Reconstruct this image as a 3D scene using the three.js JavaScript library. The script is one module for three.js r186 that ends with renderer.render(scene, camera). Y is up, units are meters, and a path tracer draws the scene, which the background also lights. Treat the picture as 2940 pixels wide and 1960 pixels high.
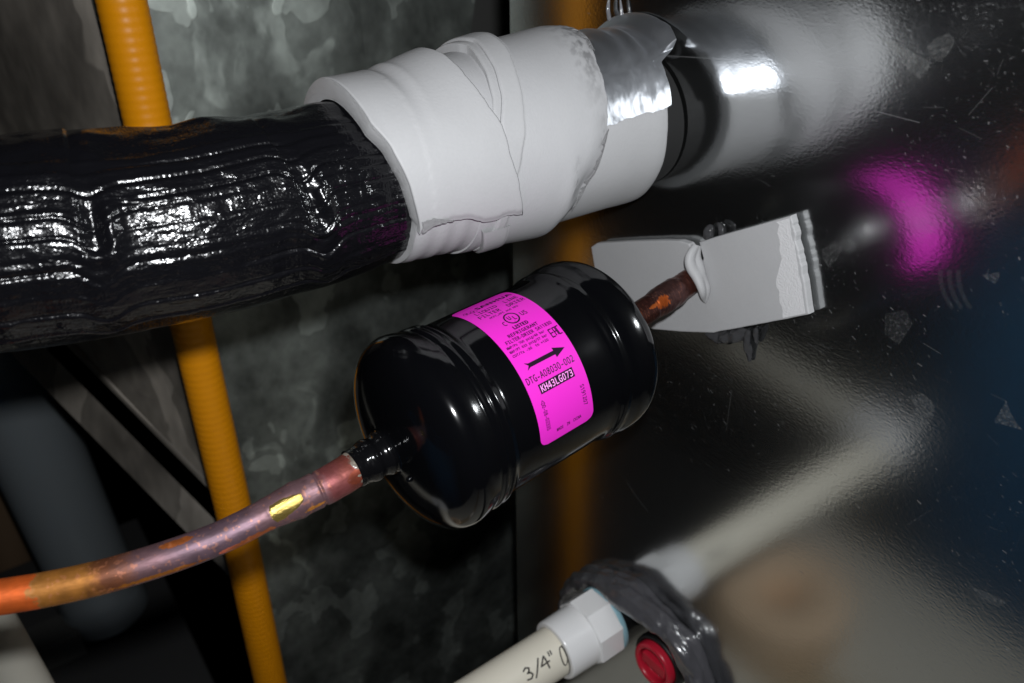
import * as THREE from 'three';
import { RoundedBoxGeometry } from 'three/addons/geometries/RoundedBoxGeometry.js';
import { mergeVertices, mergeGeometries, toCreasedNormals } from 'three/addons/utils/BufferGeometryUtils.js';

// ───────────────────────── camera, flash, exposure ─────────────────────────
// World: the cabinet panel is the plane x = 0 (pipes stick out towards -x), y is up, z runs along the panel.
const V = (x, y, z) => new THREE.Vector3(x, y, z);
const scene = new THREE.Scene();
scene.background = new THREE.Color(0x000000);
const EYE = V(-0.2424, 1.0, 0);
const RIGHT = V(0.8112, -0.0123, 0.5847), DOWN = V(-0.3071, -0.8598, 0.4080), FWD = V(0.4977, -0.5105, -0.7012);
const camera = new THREE.PerspectiveCamera(2 * Math.atan(980 / 2350) * 180 / Math.PI, 3 / 2, 0.01, 20);
camera.position.copy(EYE);
camera.up.copy(DOWN).negate();
camera.lookAt(EYE.clone().add(FWD));
camera.focus = 0.285;
camera.userData.fStop = 14;
scene.add(camera);

const FLASH = EYE.clone().addScaledVector(DOWN, -0.024).addScaledVector(RIGHT, 0.010);
const flash = new THREE.SpotLight(0xfafcff, 0.24, 0, 1.56, 1.0, 2);
flash.position.copy(FLASH);
flash.target.position.copy(FLASH.clone().addScaledVector(FWD, 0.5).addScaledVector(DOWN, 0.05).addScaledVector(RIGHT, 0.02));
flash.castShadow = true;
flash.shadow.radius = 0.26;          // a phone's lamp, a few millimetres
flash.shadow.mapSize.set(2048, 2048);
flash.shadow.camera.near = 0.02; flash.shadow.camera.far = 4;
scene.add(flash, flash.target);

const renderer = new THREE.WebGLRenderer({ antialias: true });
renderer.toneMapping = THREE.LinearToneMapping;
renderer.toneMappingExposure = 1.55;
renderer.shadowMap.enabled = true;
renderer.setSize(1024, 683);

// ───────────────────────── helpers ─────────────────────────
// photo pixel -> direction; the distance comes from the plane the point lies in
const ray = (px, py) => RIGHT.clone().multiplyScalar((px - 1470) / 2350).addScaledVector(DOWN, (py - 980) / 2350).add(FWD);
const onPanel = (px, py, d = 0) => { const r = ray(px, py); return EYE.clone().addScaledVector(r, (-d - EYE.x) / r.x); };
const atDepth = (px, py, Z) => EYE.clone().addScaledVector(ray(px, py), Z);
const onBack = (px, py, z) => { const r = ray(px, py); return EYE.clone().addScaledVector(r, z / r.z); };
const onPlane = (px, py, P, N) => { const r = ray(px, py); return EYE.clone().addScaledVector(r, P.clone().sub(EYE).dot(N) / r.dot(N)); };

let seed = 7;
const rnd = () => { seed = (seed * 1664525 + 1013904223) >>> 0; return seed / 4294967296; };
const lerp = (a, b, t) => a + (b - a) * t;
const clamp = (x, a = 0, b = 1) => Math.min(b, Math.max(a, x));
const sst = (a, b, x) => { const t = clamp((x - a) / (b - a)); return t * t * (3 - 2 * t); };
const gauss = (x, w) => Math.exp(-(x * x) / (w * w));
// tiled value noise
const PERM = new Float32Array(65536); for (let i = 0; i < 65536; i++) PERM[i] = rnd();
const hash = (x, y) => PERM[((x * 73 + y * 157 + ((x * y) ^ (x << 5))) & 65535)];
const hash2 = (x, y) => { let h = Math.imul(x, 374761393) + Math.imul(y, 668265263); h = Math.imul(h ^ (h >>> 13), 1274126177); return PERM[(h ^ (h >>> 16)) & 65535]; };
function vnoise(x, y, px = 0, py = 0) {
  const xi = Math.floor(x), yi = Math.floor(y); let fx = x - xi, fy = y - yi;
  fx = fx * fx * (3 - 2 * fx); fy = fy * fy * (3 - 2 * fy);
  const wx = (i) => px ? ((i % px) + px) % px : i, wy = (i) => py ? ((i % py) + py) % py : i;
  const a = hash2(wx(xi), wy(yi)), b = hash2(wx(xi + 1), wy(yi)), c = hash2(wx(xi), wy(yi + 1)), d = hash2(wx(xi + 1), wy(yi + 1));
  return a + (b - a) * fx + (c - a) * fy + (a - b - c + d) * fx * fy;
}
function fbm(x, y, o = 4, px = 0, py = 0) { let s = 0, a = 0.5, n = 0; for (let i = 0; i < o; i++) { s += a * vnoise(x, y, px, py); n += a; a *= 0.5; x *= 2; y *= 2; px *= 2; py *= 2; } return s / n; }
// piecewise-linear / smooth lookup
const table = (pts) => (x) => { if (x <= pts[0][0]) return pts[0][1]; for (let i = 1; i < pts.length; i++) if (x <= pts[i][0]) { const t = (x - pts[i - 1][0]) / (pts[i][0] - pts[i - 1][0]); return lerp(pts[i - 1][1], pts[i][1], t * t * (3 - 2 * t) * 0.4 + t * 0.6); } return pts[pts.length - 1][1]; };

function dataTex(w, h, fn, srgb = false) {
  const d = new Uint8Array(w * h * 4);
  for (let y = 0; y < h; y++) for (let x = 0; x < w; x++) { const c = fn(x / w, y / h); const i = (y * w + x) * 4; d[i] = clamp(c[0]) * 255; d[i + 1] = clamp(c[1]) * 255; d[i + 2] = clamp(c[2]) * 255; d[i + 3] = 255; }
  const t = new THREE.DataTexture(d, w, h); t.wrapS = t.wrapT = THREE.RepeatWrapping; t.magFilter = THREE.LinearFilter; t.minFilter = THREE.LinearMipmapLinearFilter; t.generateMipmaps = true;
  if (srgb) t.colorSpace = THREE.SRGBColorSpace; t.needsUpdate = true; return t;
}
const grey = (f) => (x, y) => { const g = f(x, y); return [g, g, g]; };
function canvasTex(c, srgb = true) { const t = new THREE.CanvasTexture(c); t.wrapS = t.wrapT = THREE.RepeatWrapping; if (srgb) t.colorSpace = THREE.SRGBColorSpace; t.anisotropy = 8; return t; }
function tiled(t, rx, ry) { const c = t.clone(); c.repeat.set(rx, ry); c.needsUpdate = true; return c; }

const taken = {};
function numbered(n) { const k = taken[n] = (taken[n] ?? -1) + 1; return k ? `${n}_${String(k).padStart(3, '0')}` : n; }
function thing(name, label, category, base, group) {
  const o = new THREE.Group(); o.name = numbered(name); if (base) o.position.copy(base);
  o.userData = { label, category }; if (group) o.userData.group = group;
  scene.add(o); o.updateMatrixWorld(true); return o;
}
// a mesh given in world coordinates, hung under its thing (whose own position is taken off)
function part(name, geo, mat, parent, label) {
  const m = new THREE.Mesh(geo, mat); m.name = name; m.castShadow = m.receiveShadow = true;
  if (label) m.userData.label = label;
  if (parent) { let p = parent; const off = V(0, 0, 0); while (p && p !== scene) { off.add(p.position); p = p.parent; } m.geometry.translate(-off.x, -off.y, -off.z); parent.add(m); }
  return m;
}
function gridGeo(nu, nv, P, UVf, flip = false) {
  const pos = [], uv = [], idx = [];
  for (let j = 0; j <= nv; j++) for (let i = 0; i <= nu; i++) { const p = P(i / nu, j / nv); pos.push(p.x, p.y, p.z); const t = UVf ? UVf(i / nu, j / nv) : [i / nu, j / nv]; uv.push(t[0], t[1]); }
  const W = nu + 1;
  for (let j = 0; j < nv; j++) for (let i = 0; i < nu; i++) { const a = j * W + i, b = a + 1, c = a + W, d = c + 1; if (flip) idx.push(a, c, b, b, c, d); else idx.push(a, b, c, b, d, c); }
  const g = new THREE.BufferGeometry(); g.setAttribute('position', new THREE.Float32BufferAttribute(pos, 3)); g.setAttribute('uv', new THREE.Float32BufferAttribute(uv, 2)); g.setIndex(idx); g.computeVertexNormals();
  return g;
}
// seam fix: closed sweeps share normals at the u seam
function closeSeam(g, nu, nv) { const n = g.attributes.normal, W = nu + 1; for (let j = 0; j <= nv; j++) { const a = j * W, b = a + nu; const x = n.getX(a) + n.getX(b), y = n.getY(a) + n.getY(b), z = n.getZ(a) + n.getZ(b), l = Math.hypot(x, y, z) || 1; n.setXYZ(a, x / l, y / l, z / l); n.setXYZ(b, x / l, y / l, z / l); } return g; }
const UP = V(0, 1, 0), ZP = V(0, 0, 1);
function frame(T) { const ref = Math.abs(T.y) > 0.9 ? V(1, 0, 0) : UP; const e1 = ref.clone().addScaledVector(T, -ref.dot(T)).normalize(); const e2 = T.clone().cross(e1); let f = 1; if (e2.dot(ZP) < 0) { e2.negate(); f = -1; } return [e1, e2, f]; }
// tube along a curve: angle 0 = up, 90 degrees = towards +z; rad(metres along, angle)
function sweep(curve, nS, nR, rad, uvScale = [1, 1], carry = false) {
  const len = curve.getLength(); const P = [], F = [];
  for (let i = 0; i <= nS; i++) {
    const T = curve.getTangentAt(i / nS).normalize(); P.push(curve.getPointAt(i / nS));
    if (!carry || !i) F.push(frame(T)); else { const e1 = F[i - 1][0].clone(); e1.addScaledVector(T, -e1.dot(T)).normalize(); F.push([e1, T.clone().cross(e1).multiplyScalar(F[0][2]), F[0][2]]); }
  }
  const g = gridGeo(nR, nS, (u, v) => { const i = Math.round(v * nS), ph = u * Math.PI * 2; const r = rad(v * len, ph); const [e1, e2] = F[i]; return P[i].clone().addScaledVector(e1, r * Math.cos(ph)).addScaledVector(e2, r * Math.sin(ph)); }, (u, v) => [v * len * uvScale[0], u * uvScale[1]], F[0][2] < 0);
  closeSeam(g, nR, nS);
  return g;
}
// surface of revolution about A + U*a, smooth profile of [a, r]
function revolve(A, U, prof, nR = 96, nP = 160, smooth = true, uvS = [1, 1]) {
  let pts = prof.map(([a, r]) => V(a, r, 0));
  if (smooth) { const c = new THREE.CatmullRomCurve3(pts, false, 'centripetal'); c.arcLengthDivisions = 800; pts = c.getSpacedPoints(nP); }
  const n = pts.length - 1; const [e1, e2, f] = frame(U);
  const g = gridGeo(nR, n, (u, v) => { const p = pts[Math.round(v * n)], ph = u * Math.PI * 2; return A.clone().addScaledVector(U, p.x).addScaledVector(e1, p.y * Math.cos(ph)).addScaledVector(e2, p.y * Math.sin(ph)); }, (u, v) => [pts[Math.round(v * n)].x * uvS[0], u * uvS[1]], f < 0);
  return closeSeam(g, nR, n);
}
const std = (o) => new THREE.MeshStandardMaterial(o);
const phy = (o) => new THREE.MeshPhysicalMaterial(o);
const rgb = (r, g, b) => new THREE.Color().setRGB(r, g, b);
const curveOf = (pts) => { const c = new THREE.CatmullRomCurve3(pts, false, 'centripetal'); c.arcLengthDivisions = 400; return c; };
const boxAt = (x0, x1, y0, y1, z0, z1, bev = 0.001) => { const g = new RoundedBoxGeometry(x1 - x0, y1 - y0, z1 - z0, 2, bev); g.translate((x0 + x1) / 2, (y0 + y1) / 2, (z0 + z1) / 2); return g; };

// ───────────────────────── the cabinet panel ─────────────────────────
const EDGE = -0.3393;
{
  // u = (z - EDGE) / S, v = (y - Y0) / S   (metres, square)
  const S = 0.5, Y0 = 0.48, N = 2048;
  const uvOf = (p) => [(p.z - EDGE) / S, (p.y - Y0) / S];
  const cc = document.createElement('canvas'), co = document.createElement('canvas'); cc.width = cc.height = co.width = co.height = N;
  const c1 = cc.getContext('2d'), c2 = co.getContext('2d');
  c1.fillStyle = 'rgb(196,198,198)'; c1.fillRect(0, 0, N, N);
  c2.fillStyle = 'rgb(255,38,253)'; c2.fillRect(0, 0, N, N);              // R unused, G roughness, B metalness
  const both = (fn, col, orm) => { c1.strokeStyle = c1.fillStyle = col; c2.strokeStyle = c2.fillStyle = orm; fn(c1); fn(c2); };
  const pt = (px, py) => { const [u, v] = uvOf(onPanel(px, py)); return [u * N, (1 - v) * N]; };
  // spangle-edge stains that the photograph shows, traced as outlines
  const stain = (poly, a, lum = 150) => { // a patch of fine specks inside a ragged outline
    const Q = poly.map(([x, y]) => pt(x, y)), xs = Q.map((q) => q[0]), ys = Q.map((q) => q[1]); const x0 = Math.min(...xs), x1 = Math.max(...xs), y0 = Math.min(...ys), y1 = Math.max(...ys); const dots = []; const n = (x1 - x0) * (y1 - y0) / 9; for (let i = 0; i < n; i++) dots.push([lerp(x0, x1, rnd()), lerp(y0, y1, rnd()), 0.6 + rnd() * 1.4]);
    both((c) => { c.save(); c.beginPath(); Q.forEach((q, i) => i ? c.lineTo(...q) : c.moveTo(...q)); c.closePath(); c.clip(); c.globalAlpha = a * 0.2; c.fillRect(x0, y0, x1 - x0, y1 - y0); c.globalAlpha = a * 0.25; for (const [x, y, r] of dots) { c.beginPath(); c.arc(x, y, r, 0, 7); c.fill(); } c.restore(); c.globalAlpha = 1; }, `rgb(${lum},${lum},${lum - 8})`, 'rgb(255,150,40)');
  };
  stain([[2510, 97], [2600, 140], [2668, 175], [2665, 205], [2640, 228], [2610, 200], [2560, 140]], 0.13);
  stain([[2660, 135], [2690, 108], [2725, 95], [2742, 118], [2722, 155], [2700, 178], [2668, 165]], 0.13);
  stain([[2888, 1150], [2902, 1188], [2935, 1236], [2895, 1222], [2852, 1212], [2870, 1180]], 0.13);
  stain([[2610, 1135], [2650, 1130], [2685, 1160], [2680, 1195], [2650, 1240], [2615, 1240], [2610, 1200], [2630, 1170]], 0.10);
  stain([[2360, 715], [2400, 690], [2425, 700], [2405, 740], [2380, 770], [2362, 745]], 0.10);
  stain([[2540, 900], [2600, 890], [2620, 930], [2580, 990], [2540, 960]], 0.09);
  stain([[2820, 790], [2870, 780], [2868, 800], [2855, 815], [2830, 800]], 0.12);
  stain([[2780, 1680], [2860, 1710], [2890, 1730], [2870, 1738], [2820, 1725]], 0.10);
  for (let k = 0; k < 3; k++) both((c) => { c.globalAlpha = 0.022; c.lineWidth = 6; c.beginPath(); const q = [[2700 + k * 26, 775], [2695 + k * 26, 810], [2708 + k * 26, 850], [2735 + k * 26, 885]].map((p) => pt(...p)); c.moveTo(...q[0]); c.bezierCurveTo(...q[1], ...q[2], ...q[3]); c.stroke(); c.globalAlpha = 1; }, 'rgb(160,160,160)', 'rgb(255,150,60)');
  // long fine scratches
  const scratch = (x0, y0, x1, y1, a, w, bow = 0) => both((c) => { c.globalAlpha = a * 0.4; c.lineWidth = w * 0.75; const p = pt(x0, y0), q = pt(x1, y1), m = pt((x0 + x1) / 2 + bow, (y0 + y1) / 2 + bow); c.beginPath(); c.moveTo(...p); c.quadraticCurveTo(...m, ...q); c.stroke(); c.globalAlpha = 1; }, 'rgb(205,205,205)', 'rgb(255,140,90)');
  scratch(1880, 158, 2120, 172, 0.5, 1.4); scratch(2100, 190, 2420, 236, 0.35, 1.2); scratch(2330, 178, 2560, 215, 0.3, 1.2); scratch(2510, 318, 2640, 352, 0.4, 1.3);
  scratch(2085, 1235, 2100, 1120, 0.3, 1.2); scratch(1800, 1385, 1860, 1470, 0.4, 1.5); scratch(2550, 1810, 2590, 1860, 0.3, 1.3); scratch(2650, 985, 2700, 1015, 0.3, 1.2); scratch(2320, 985, 2365, 1015, 0.3, 1.2); scratch(2780, 330, 2850, 250, 0.25, 1.2);
  for (let i = 0; i < 90; i++) { const x = 1900 + rnd() * 1100, y = rnd() * 1960, l = 20 + rnd() * 70, a = (rnd() < 0.7 ? 0.35 : 2.2) + (rnd() - 0.5) * 0.8; scratch(x, y, x + l * Math.cos(a), y + l * Math.sin(a), 0.05 + rnd() * 0.13, 0.7 + rnd() * 0.5, (rnd() - 0.5) * 6); }
  // flecks: bits of dust and nicks, uneven in density, mostly lying along the rolling direction
  for (let i = 0; i < 26000; i++) {
    const x = rnd() * N, y = rnd() * N; if (fbm(x / 260, y / 260, 3) < 0.36 + rnd() * 0.22) continue;
    const l = rnd() ** 5 * 8 + 0.6, a = 0.4 + (rnd() - 0.5) * 1.2, w = 0.5 + rnd() * 0.8;
    both((c) => { c.globalAlpha = 0.05 + 0.3 * ((i % 9) / 9) ** 2; c.lineWidth = w; c.beginPath(); c.moveTo(x, y); c.lineTo(x + l * Math.cos(a), y + l * Math.sin(a)); c.stroke(); c.globalAlpha = 1; }, 'rgb(205,206,204)', 'rgb(255,150,70)');
  }
  for (let i = 0; i < 900; i++) { const p = pt(2480 + rnd() * 460, 10 + rnd() ** 2 * 950), a = 0.4 + (rnd() - 0.5) * 1.6, l = rnd() ** 2 * 5, w = 0.4 + rnd() * 0.9, al = 0.03 + rnd() ** 3 * 0.22; both((c) => { c.globalAlpha = al; c.lineWidth = w; c.beginPath(); c.moveTo(...p); c.lineTo(p[0] + l * Math.cos(a), p[1] + l * Math.sin(a)); c.stroke(); c.globalAlpha = 1; }, 'rgb(215,215,215)', 'rgb(255,150,70)'); }
  const peel = dataTex(1024, 1024, grey((x, y) => fbm(x * 150, y * 230, 2, 150, 230)));
  const mat = std({ map: canvasTex(cc), roughnessMap: canvasTex(co, false), metalness: 1, roughness: 1, bumpMap: tiled(peel, 3.2, 3.2), bumpScale: 0.000013 });
  mat.metalnessMap = mat.roughnessMap;
  const g = thing('coil_cabinet', 'mirror-like dark sheet metal cabinet front that the pipes pass through', 'cabinet', V(0, 0.0, EDGE));
  const front = gridGeo(1, 1, (u, v) => V(0, lerp(0.0, 1.6, v), lerp(EDGE, 0.36, u)), (u, v) => [lerp(0, 0.36 - EDGE, u) / S, (lerp(0.0, 1.6, v) - Y0) / S], true);
  part('front_panel', front, mat, g);
  const steel = std({ color: rgb(0.5, 0.51, 0.5), roughness: 0.5, metalness: 0.9 });
  part('folded_edge', boxAt(0.0006, 0.02, 0, 1.6, EDGE - 0.0012, EDGE + 0.001, 0.0004), steel, g);
  part('casing', boxAt(0.004, 0.45, 0, 1.6, EDGE + 0.0015, 0.36, 0.002), steel, g);
}

// ───────────────────────── galvanised duct behind ─────────────────────────
const WZ = -0.5, CORNER_X = -0.147;
{
  // zinc bloom: soft clouds, a few crystal-edged lighter patches and drawn-out streaks
  const spangle = () => dataTex(1024, 1024, grey((x, y) => {
    const wx = x + 0.10 * (fbm(x * 6, y * 6, 4, 6, 6) - 0.5), wy = y + 0.10 * (fbm(x * 6 + 3.1, y * 6 + 1.7, 4, 6, 6) - 0.5);
    const cloud = fbm(wx * 8, wy * 6, 5, 8, 6), fine = fbm(x * 60, y * 48, 3, 60, 48), tang = Math.abs(fbm(wx * 14 + wy * 3, wy * 9, 4, 0, 0) - 0.5) * 2;
    const patch = sst(0.585, 0.61, fbm(wx * 11 + 5, wy * 8, 4, 11, 8)), vein = sst(0.05, 0.02, Math.abs(fbm(wx * 5 + 9, wy * 4, 5, 5, 4) - 0.56)) * sst(0.5, 0.7, cloud);
    return 0.60 + 0.62 * (cloud - 0.5) + 0.14 * (fine - 0.5) + 0.16 * patch + 0.16 * vein - 0.10 * tang;
  }));
  const sp = spangle();
  const g = thing('galvanised_duct', 'mottled grey galvanised sheet metal duct standing behind the orange tube', 'duct', V(CORNER_X, 0, WZ));
  const spMap = sp.clone(); spMap.colorSpace = THREE.SRGBColorSpace; spMap.needsUpdate = true;
  const wallMat = std({ map: spMap, color: rgb(0.84, 0.92, 0.85), metalness: 0.82, roughness: 0.55, bumpMap: sp, bumpScale: 0.0006 });
  // front face; a curved cut added at its upper end, shaped like a shadow
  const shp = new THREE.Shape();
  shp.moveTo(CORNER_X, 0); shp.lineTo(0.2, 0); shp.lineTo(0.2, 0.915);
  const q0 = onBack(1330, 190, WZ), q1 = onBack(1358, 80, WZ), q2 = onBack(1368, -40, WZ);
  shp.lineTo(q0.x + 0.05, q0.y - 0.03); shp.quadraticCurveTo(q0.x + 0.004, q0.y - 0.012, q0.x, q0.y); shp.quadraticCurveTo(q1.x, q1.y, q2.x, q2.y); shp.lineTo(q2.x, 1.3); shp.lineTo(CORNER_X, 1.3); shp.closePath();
  const fg = new THREE.ExtrudeGeometry(shp, { depth: 0.0015, bevelEnabled: false, curveSegments: 24 });
  const uvScale = (geo, s) => { const u = geo.attributes.uv, p = geo.attributes.position; for (let i = 0; i < u.count; i++) u.setXY(i, p.getX(i) * s, p.getY(i) * s); return geo; };
  uvScale(fg, 3.1); fg.translate(0, 0, WZ - 0.0015);
  part('front_face', fg, wallMat, g);
  // side face, turning away to the left
  const dir = V(-0.42, 0, -0.9).normalize(), nrm = V(-dir.z, 0, dir.x).negate(); if (nrm.z < 0) nrm.negate();
  const C0 = V(CORNER_X, 0, WZ);
  const sideMat = std({ map: spMap, color: rgb(1.0, 0.90, 0.77), metalness: 0.2, roughness: 0.55, bumpMap: sp, bumpScale: 0.0006 });
  const lo0 = onPlane(560, 1400, C0, nrm), lo1 = onPlane(215, 1050, C0, nrm);
  const len = 0.75; const slope = (lo1.y - lo0.y) / Math.hypot(lo1.x - lo0.x, lo1.z - lo0.z);
  const low = (t) => lo0.y + slope * t * len;
  const side = gridGeo(24, 24, (u, v) => { const b = C0.clone().addScaledVector(dir, u * len); b.y = lerp(low(u), 1.3, v); b.addScaledVector(nrm, 0.0015 * Math.sin(u * 19)); return b; }, (u, v) => [u * len * 2.2, lerp(low(u), 1.3, v) * 1.5]);
  part('side_face', side, sideMat, g);
  const strip = (o0, o1, out0, out1, name) => part(name, gridGeo(24, 3, (u, v) => { const b = C0.clone().addScaledVector(dir, u * len); b.y = low(u) - lerp(o0, o1, v); b.addScaledVector(nrm, lerp(out0, out1, v)); return b; }, (u, v) => [u * len * 2.2, lerp(o0, o1, v) * 1.5]), sideMat, g);
  strip(-0.004, 0.07, -0.004, -0.050, 'lower_flange'); strip(0.068, 0.098, -0.010, 0.002, 'drive_cleat'); strip(0.096, 0.165, -0.004, -0.045, 'lower_flange');
  const bead = curveOf([0, 0.33, 0.66, 1].map((u) => { const b = C0.clone().addScaledVector(dir, u * len); b.y = low(u); return b; }));
  part('hem', sweep(bead, 30, 10, () => 0.0035), sideMat, g);
  const cs = curveOf([V(CORNER_X, 0, WZ), V(CORNER_X, 0.6, WZ), V(CORNER_X, 1.3, WZ)]);
  part('corner_seam', sweep(cs, 10, 12, () => 0.006), wallMat, g);
}

// board added behind the curved cut to stand for a shadow, and what stands beyond the duct
{
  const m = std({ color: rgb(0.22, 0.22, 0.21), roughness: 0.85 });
  const b = thing('added_shadow_board', 'grey board added behind the duct cut to stand for a shadow', 'board', V(0.2, 0.2, -0.96));
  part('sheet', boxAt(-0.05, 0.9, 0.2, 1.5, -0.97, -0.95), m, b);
}
{
  const gm = std({ color: rgb(0.52, 0.58, 0.61), metalness: 0.3, roughness: 0.36 });
  const top = atDepth(20, 1100, 0.95), bot = atDepth(310, 1745, 1.17);
  const fl = thing('vent_pipe', 'smooth grey vent pipe standing in the dark behind the copper line', 'vent pipe', bot);
  part('pipe_wall', sweep(curveOf([top.clone().add(top.clone().sub(bot).multiplyScalar(0.5)), top, bot]), 40, 40, () => 0.052), gm, fl);
  part('joint_ring', sweep(curveOf([bot.clone(), bot.clone().lerp(top, 0.10)]), 4, 40, () => 0.0545), gm, fl);
  const bxp = atDepth(170, 1872, 1.1);
  const bx = thing('junction_box', 'small dull grey metal box under the vent pipe', 'box', bxp);
  part('box_body', boxAt(bxp.x - 0.04, bxp.x + 0.03, bxp.y - 0.025, bxp.y + 0.018, bxp.z - 0.05, bxp.z + 0.0), std({ color: rgb(0.16, 0.16, 0.15), roughness: 0.6, metalness: 0.3 }), bx);
  const wd = std({ color: rgb(0.14, 0.14, 0.14), roughness: 0.6, metalness: 0.3 });
  const bm = atDepth(480, 1880, 1.05);
  const fb = thing('furnace_base', 'dark grey metal furnace base below the duct', 'furnace', V(bm.x, 0.0, bm.z));
  const top1 = onBack(330, 1835, -1.0);
  part('base_casing', boxAt(-0.75, CORNER_X - 0.01, -0.3, top1.y, -1.25, -0.62, 0.004), wd, fb);
  const st = thing('stud', 'timber stud in the unlit corner past the vent pipe', 'stud', atDepth(-60, 1400, 1.4));
  const a = atDepth(-140, 900, 1.2), b2 = atDepth(110, 1900, 1.5);
  part('timber', sweep(curveOf([a, b2]), 6, 4, () => 0.05), std({ color: rgb(0.34, 0.22, 0.13), roughness: 0.85 }), st);
}

// ───────────────────────── orange corrugated gas tube ─────────────────────────
{
  const a = V(-0.1448, 0.9398, -0.470), b = V(-0.1565, 0.4215, -0.463);
  const dn = b.clone().sub(a), c = curveOf([a.clone().addScaledVector(dn, -0.5), a.clone().addScaledVector(dn, -0.2), a, a.clone().lerp(b, 0.33).add(V(-0.0006, 0, 0)), a.clone().lerp(b, 0.66).add(V(0.0004, 0, 0)), b, b.clone().addScaledVector(dn, 0.4)]);
  const t = thing('gas_tube', 'bright orange ribbed flexible gas tube crossing behind the pipes', 'gas tube', b);
  const pitch = 0.0047;
  const geo = sweep(c, 1600, 40, (s, ph) => 0.0121 + 0.00009 * Math.cos(s / pitch * 2 * Math.PI) + 0.00012 * (fbm(s * 60, ph, 2) - 0.5));
  const nz = dataTex(256, 256, grey((x, y) => 0.6 + 0.4 * fbm(x * 12, y * 12, 4, 12, 12)));
  part('jacket', geo, phy({ color: rgb(0.95, 0.35, 0.004), roughness: 0.5, roughnessMap: tiled(nz, 12, 2), specularIntensity: 0.7 }), t);
}

// ───────────────────────── black insulated suction hose ─────────────────────────
const SY = 0.9037, SZ = -0.2482;
{
  const pts = [V(-0.085, SY, SZ), V(-0.10, SY, SZ), V(-0.12, SY, SZ), V(-0.16, SY, SZ), V(-0.19, SY + 0.0004, SZ - 0.0005), V(-0.215, SY + 0.002, SZ - 0.003), V(-0.24, SY + 0.0045, SZ - 0.007), V(-0.28, SY + 0.010, SZ - 0.014), V(-0.36, SY + 0.022, SZ - 0.03)];
  const c = curveOf(pts);
  const S0 = 0.085;
  const seam = (s, ph, s0, k) => s - (s0 + k * ph);                 // helical lap of the tape
  const deg = Math.PI / 180;
  const disp = (s, ph0) => {
    let ph = ph0 > Math.PI ? ph0 - 2 * Math.PI : ph0;               // -180..180 degrees, 0 = up
    let r = 0;
    const dg = ph / deg;
    // lengthwise creases where the tape is gathered, sagging at the laps
    const LAPS = [[0.1645, -0.0036, 88], [0.2155, 0.0008, 78], [0.268, 0, 80]];
    let sag = 0; for (const [s0, k] of LAPS) sag += 9 * gauss(s - (s0 + k * ph) + 0.003, 0.0045);
    const PH = [24, 33, 41, 52, 58, 67, 79, 86, 97, 112, 126];
    for (let k = 0; k < PH.length; k++) { const p0 = PH[k] + sag * sst(20, 60, PH[k]) + 5 * (fbm(s * 14 + k * 9, 3.3, 2) - 0.5); const am = 0.00005 + 0.0005 * sst(0.36, 0.68, fbm(s * 22 + k * 5.1, k * 1.7, 2)); r -= am * gauss(dg - p0, 0.9); r += 0.0002 * gauss(dg - p0 - 3, 1.8); }
    // laps of the tape: a step, and below it a pucker that loops round
    for (const [s0, k, pe] of LAPS) {
      const q = s - (s0 + k * ph); const fadeLow = 1 - sst(pe - 4, pe + 6, dg);
      r += 0.0008 * fadeLow * sst(-0.0005, 0.0005, q) * (1 - sst(0.006, 0.026, q));
      r += 0.0017 * gauss(q + 0.0068, 0.0021) * gauss(dg - pe + 12, 15) - 0.0013 * gauss(q + 0.003, 0.0021) * gauss(dg - pe + 14, 18) + 0.0014 * gauss(q + 0.003, 0.0042) * gauss(dg - pe - 2, 4) + 0.0012 * gauss(q + 0.004, 0.004) * gauss(dg - 12, 14);
    }
    const band = sst(34, 52, dg) * (1 - 0.6 * sst(110, 140, dg));
    r += 0.0040 * (fbm(s * 45, ph * 2.5 + 7, 3) - 0.5) * (0.10 + gauss(dg + 2, 28));
    r += 0.0016 * band * (fbm(s * 118 + 0.2 * fbm(s * 40, dg * 0.05, 2), dg * 0.012, 2) - 0.5) + 0.0010 * (fbm(s * 24, 5.5 + dg * 0.006, 2) - 0.5);
    r += 0.00035 * band * (fbm(s * 330, dg * 0.33, 2) - 0.5);
    return r;
  };
  const crink = dataTex(1024, 1024, grey((x, y) => { // crinkled film over woven threads
    const wx = x + 0.02 * fbm(x * 20, y * 20, 2, 20, 20); const a = Math.abs(fbm(wx * 26, y * 44, 3, 26, 44) - 0.5) * 2, b = Math.abs(fbm(x * 70 + 3, y * 90, 2, 70, 90) - 0.5) * 2;
    const patch = sst(0.38, 0.6, fbm(x * 7 + 1.3, y * 7, 3, 7, 7));
    const thread = 0.5 + 0.5 * Math.sin(y * 2 * Math.PI * 46 + 2 * fbm(x * 8, y * 8, 2, 8, 8)), t2 = 0.5 + 0.5 * Math.sin(x * 2 * Math.PI * 40);
    return 0.25 + 0.34 * patch * (1 - a) + 0.16 * (1 - b) + 0.035 * thread * patch + 0.02 * t2;
  }));
  const t = thing('suction_hose', 'thick black insulated refrigerant hose wrapped in crinkled glossy tape', 'hose', V(-0.2, SY, SZ));
  const geo = sweep(c, 900, 520, (s, ph) => 0.0293 + disp(s + S0, ph) - 0.0021 * (1 - sst(0.120, 0.146, s + S0)), [1 / 0.062, 3]);
  part('foam_core', sweep(curveOf([V(-0.001, SY + 0.001, SZ), V(-0.09, SY, SZ)]), 20, 64, () => 0.0275), std({ color: rgb(0.006, 0.006, 0.006), roughness: 0.8 }), t);
  part('tape_sleeve', geo, phy({ color: rgb(0.0035, 0.0035, 0.0045), roughness: 0.19, bumpMap: crink, bumpScale: 0.0005, specularIntensity: 1.0 }), t);
}

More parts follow.
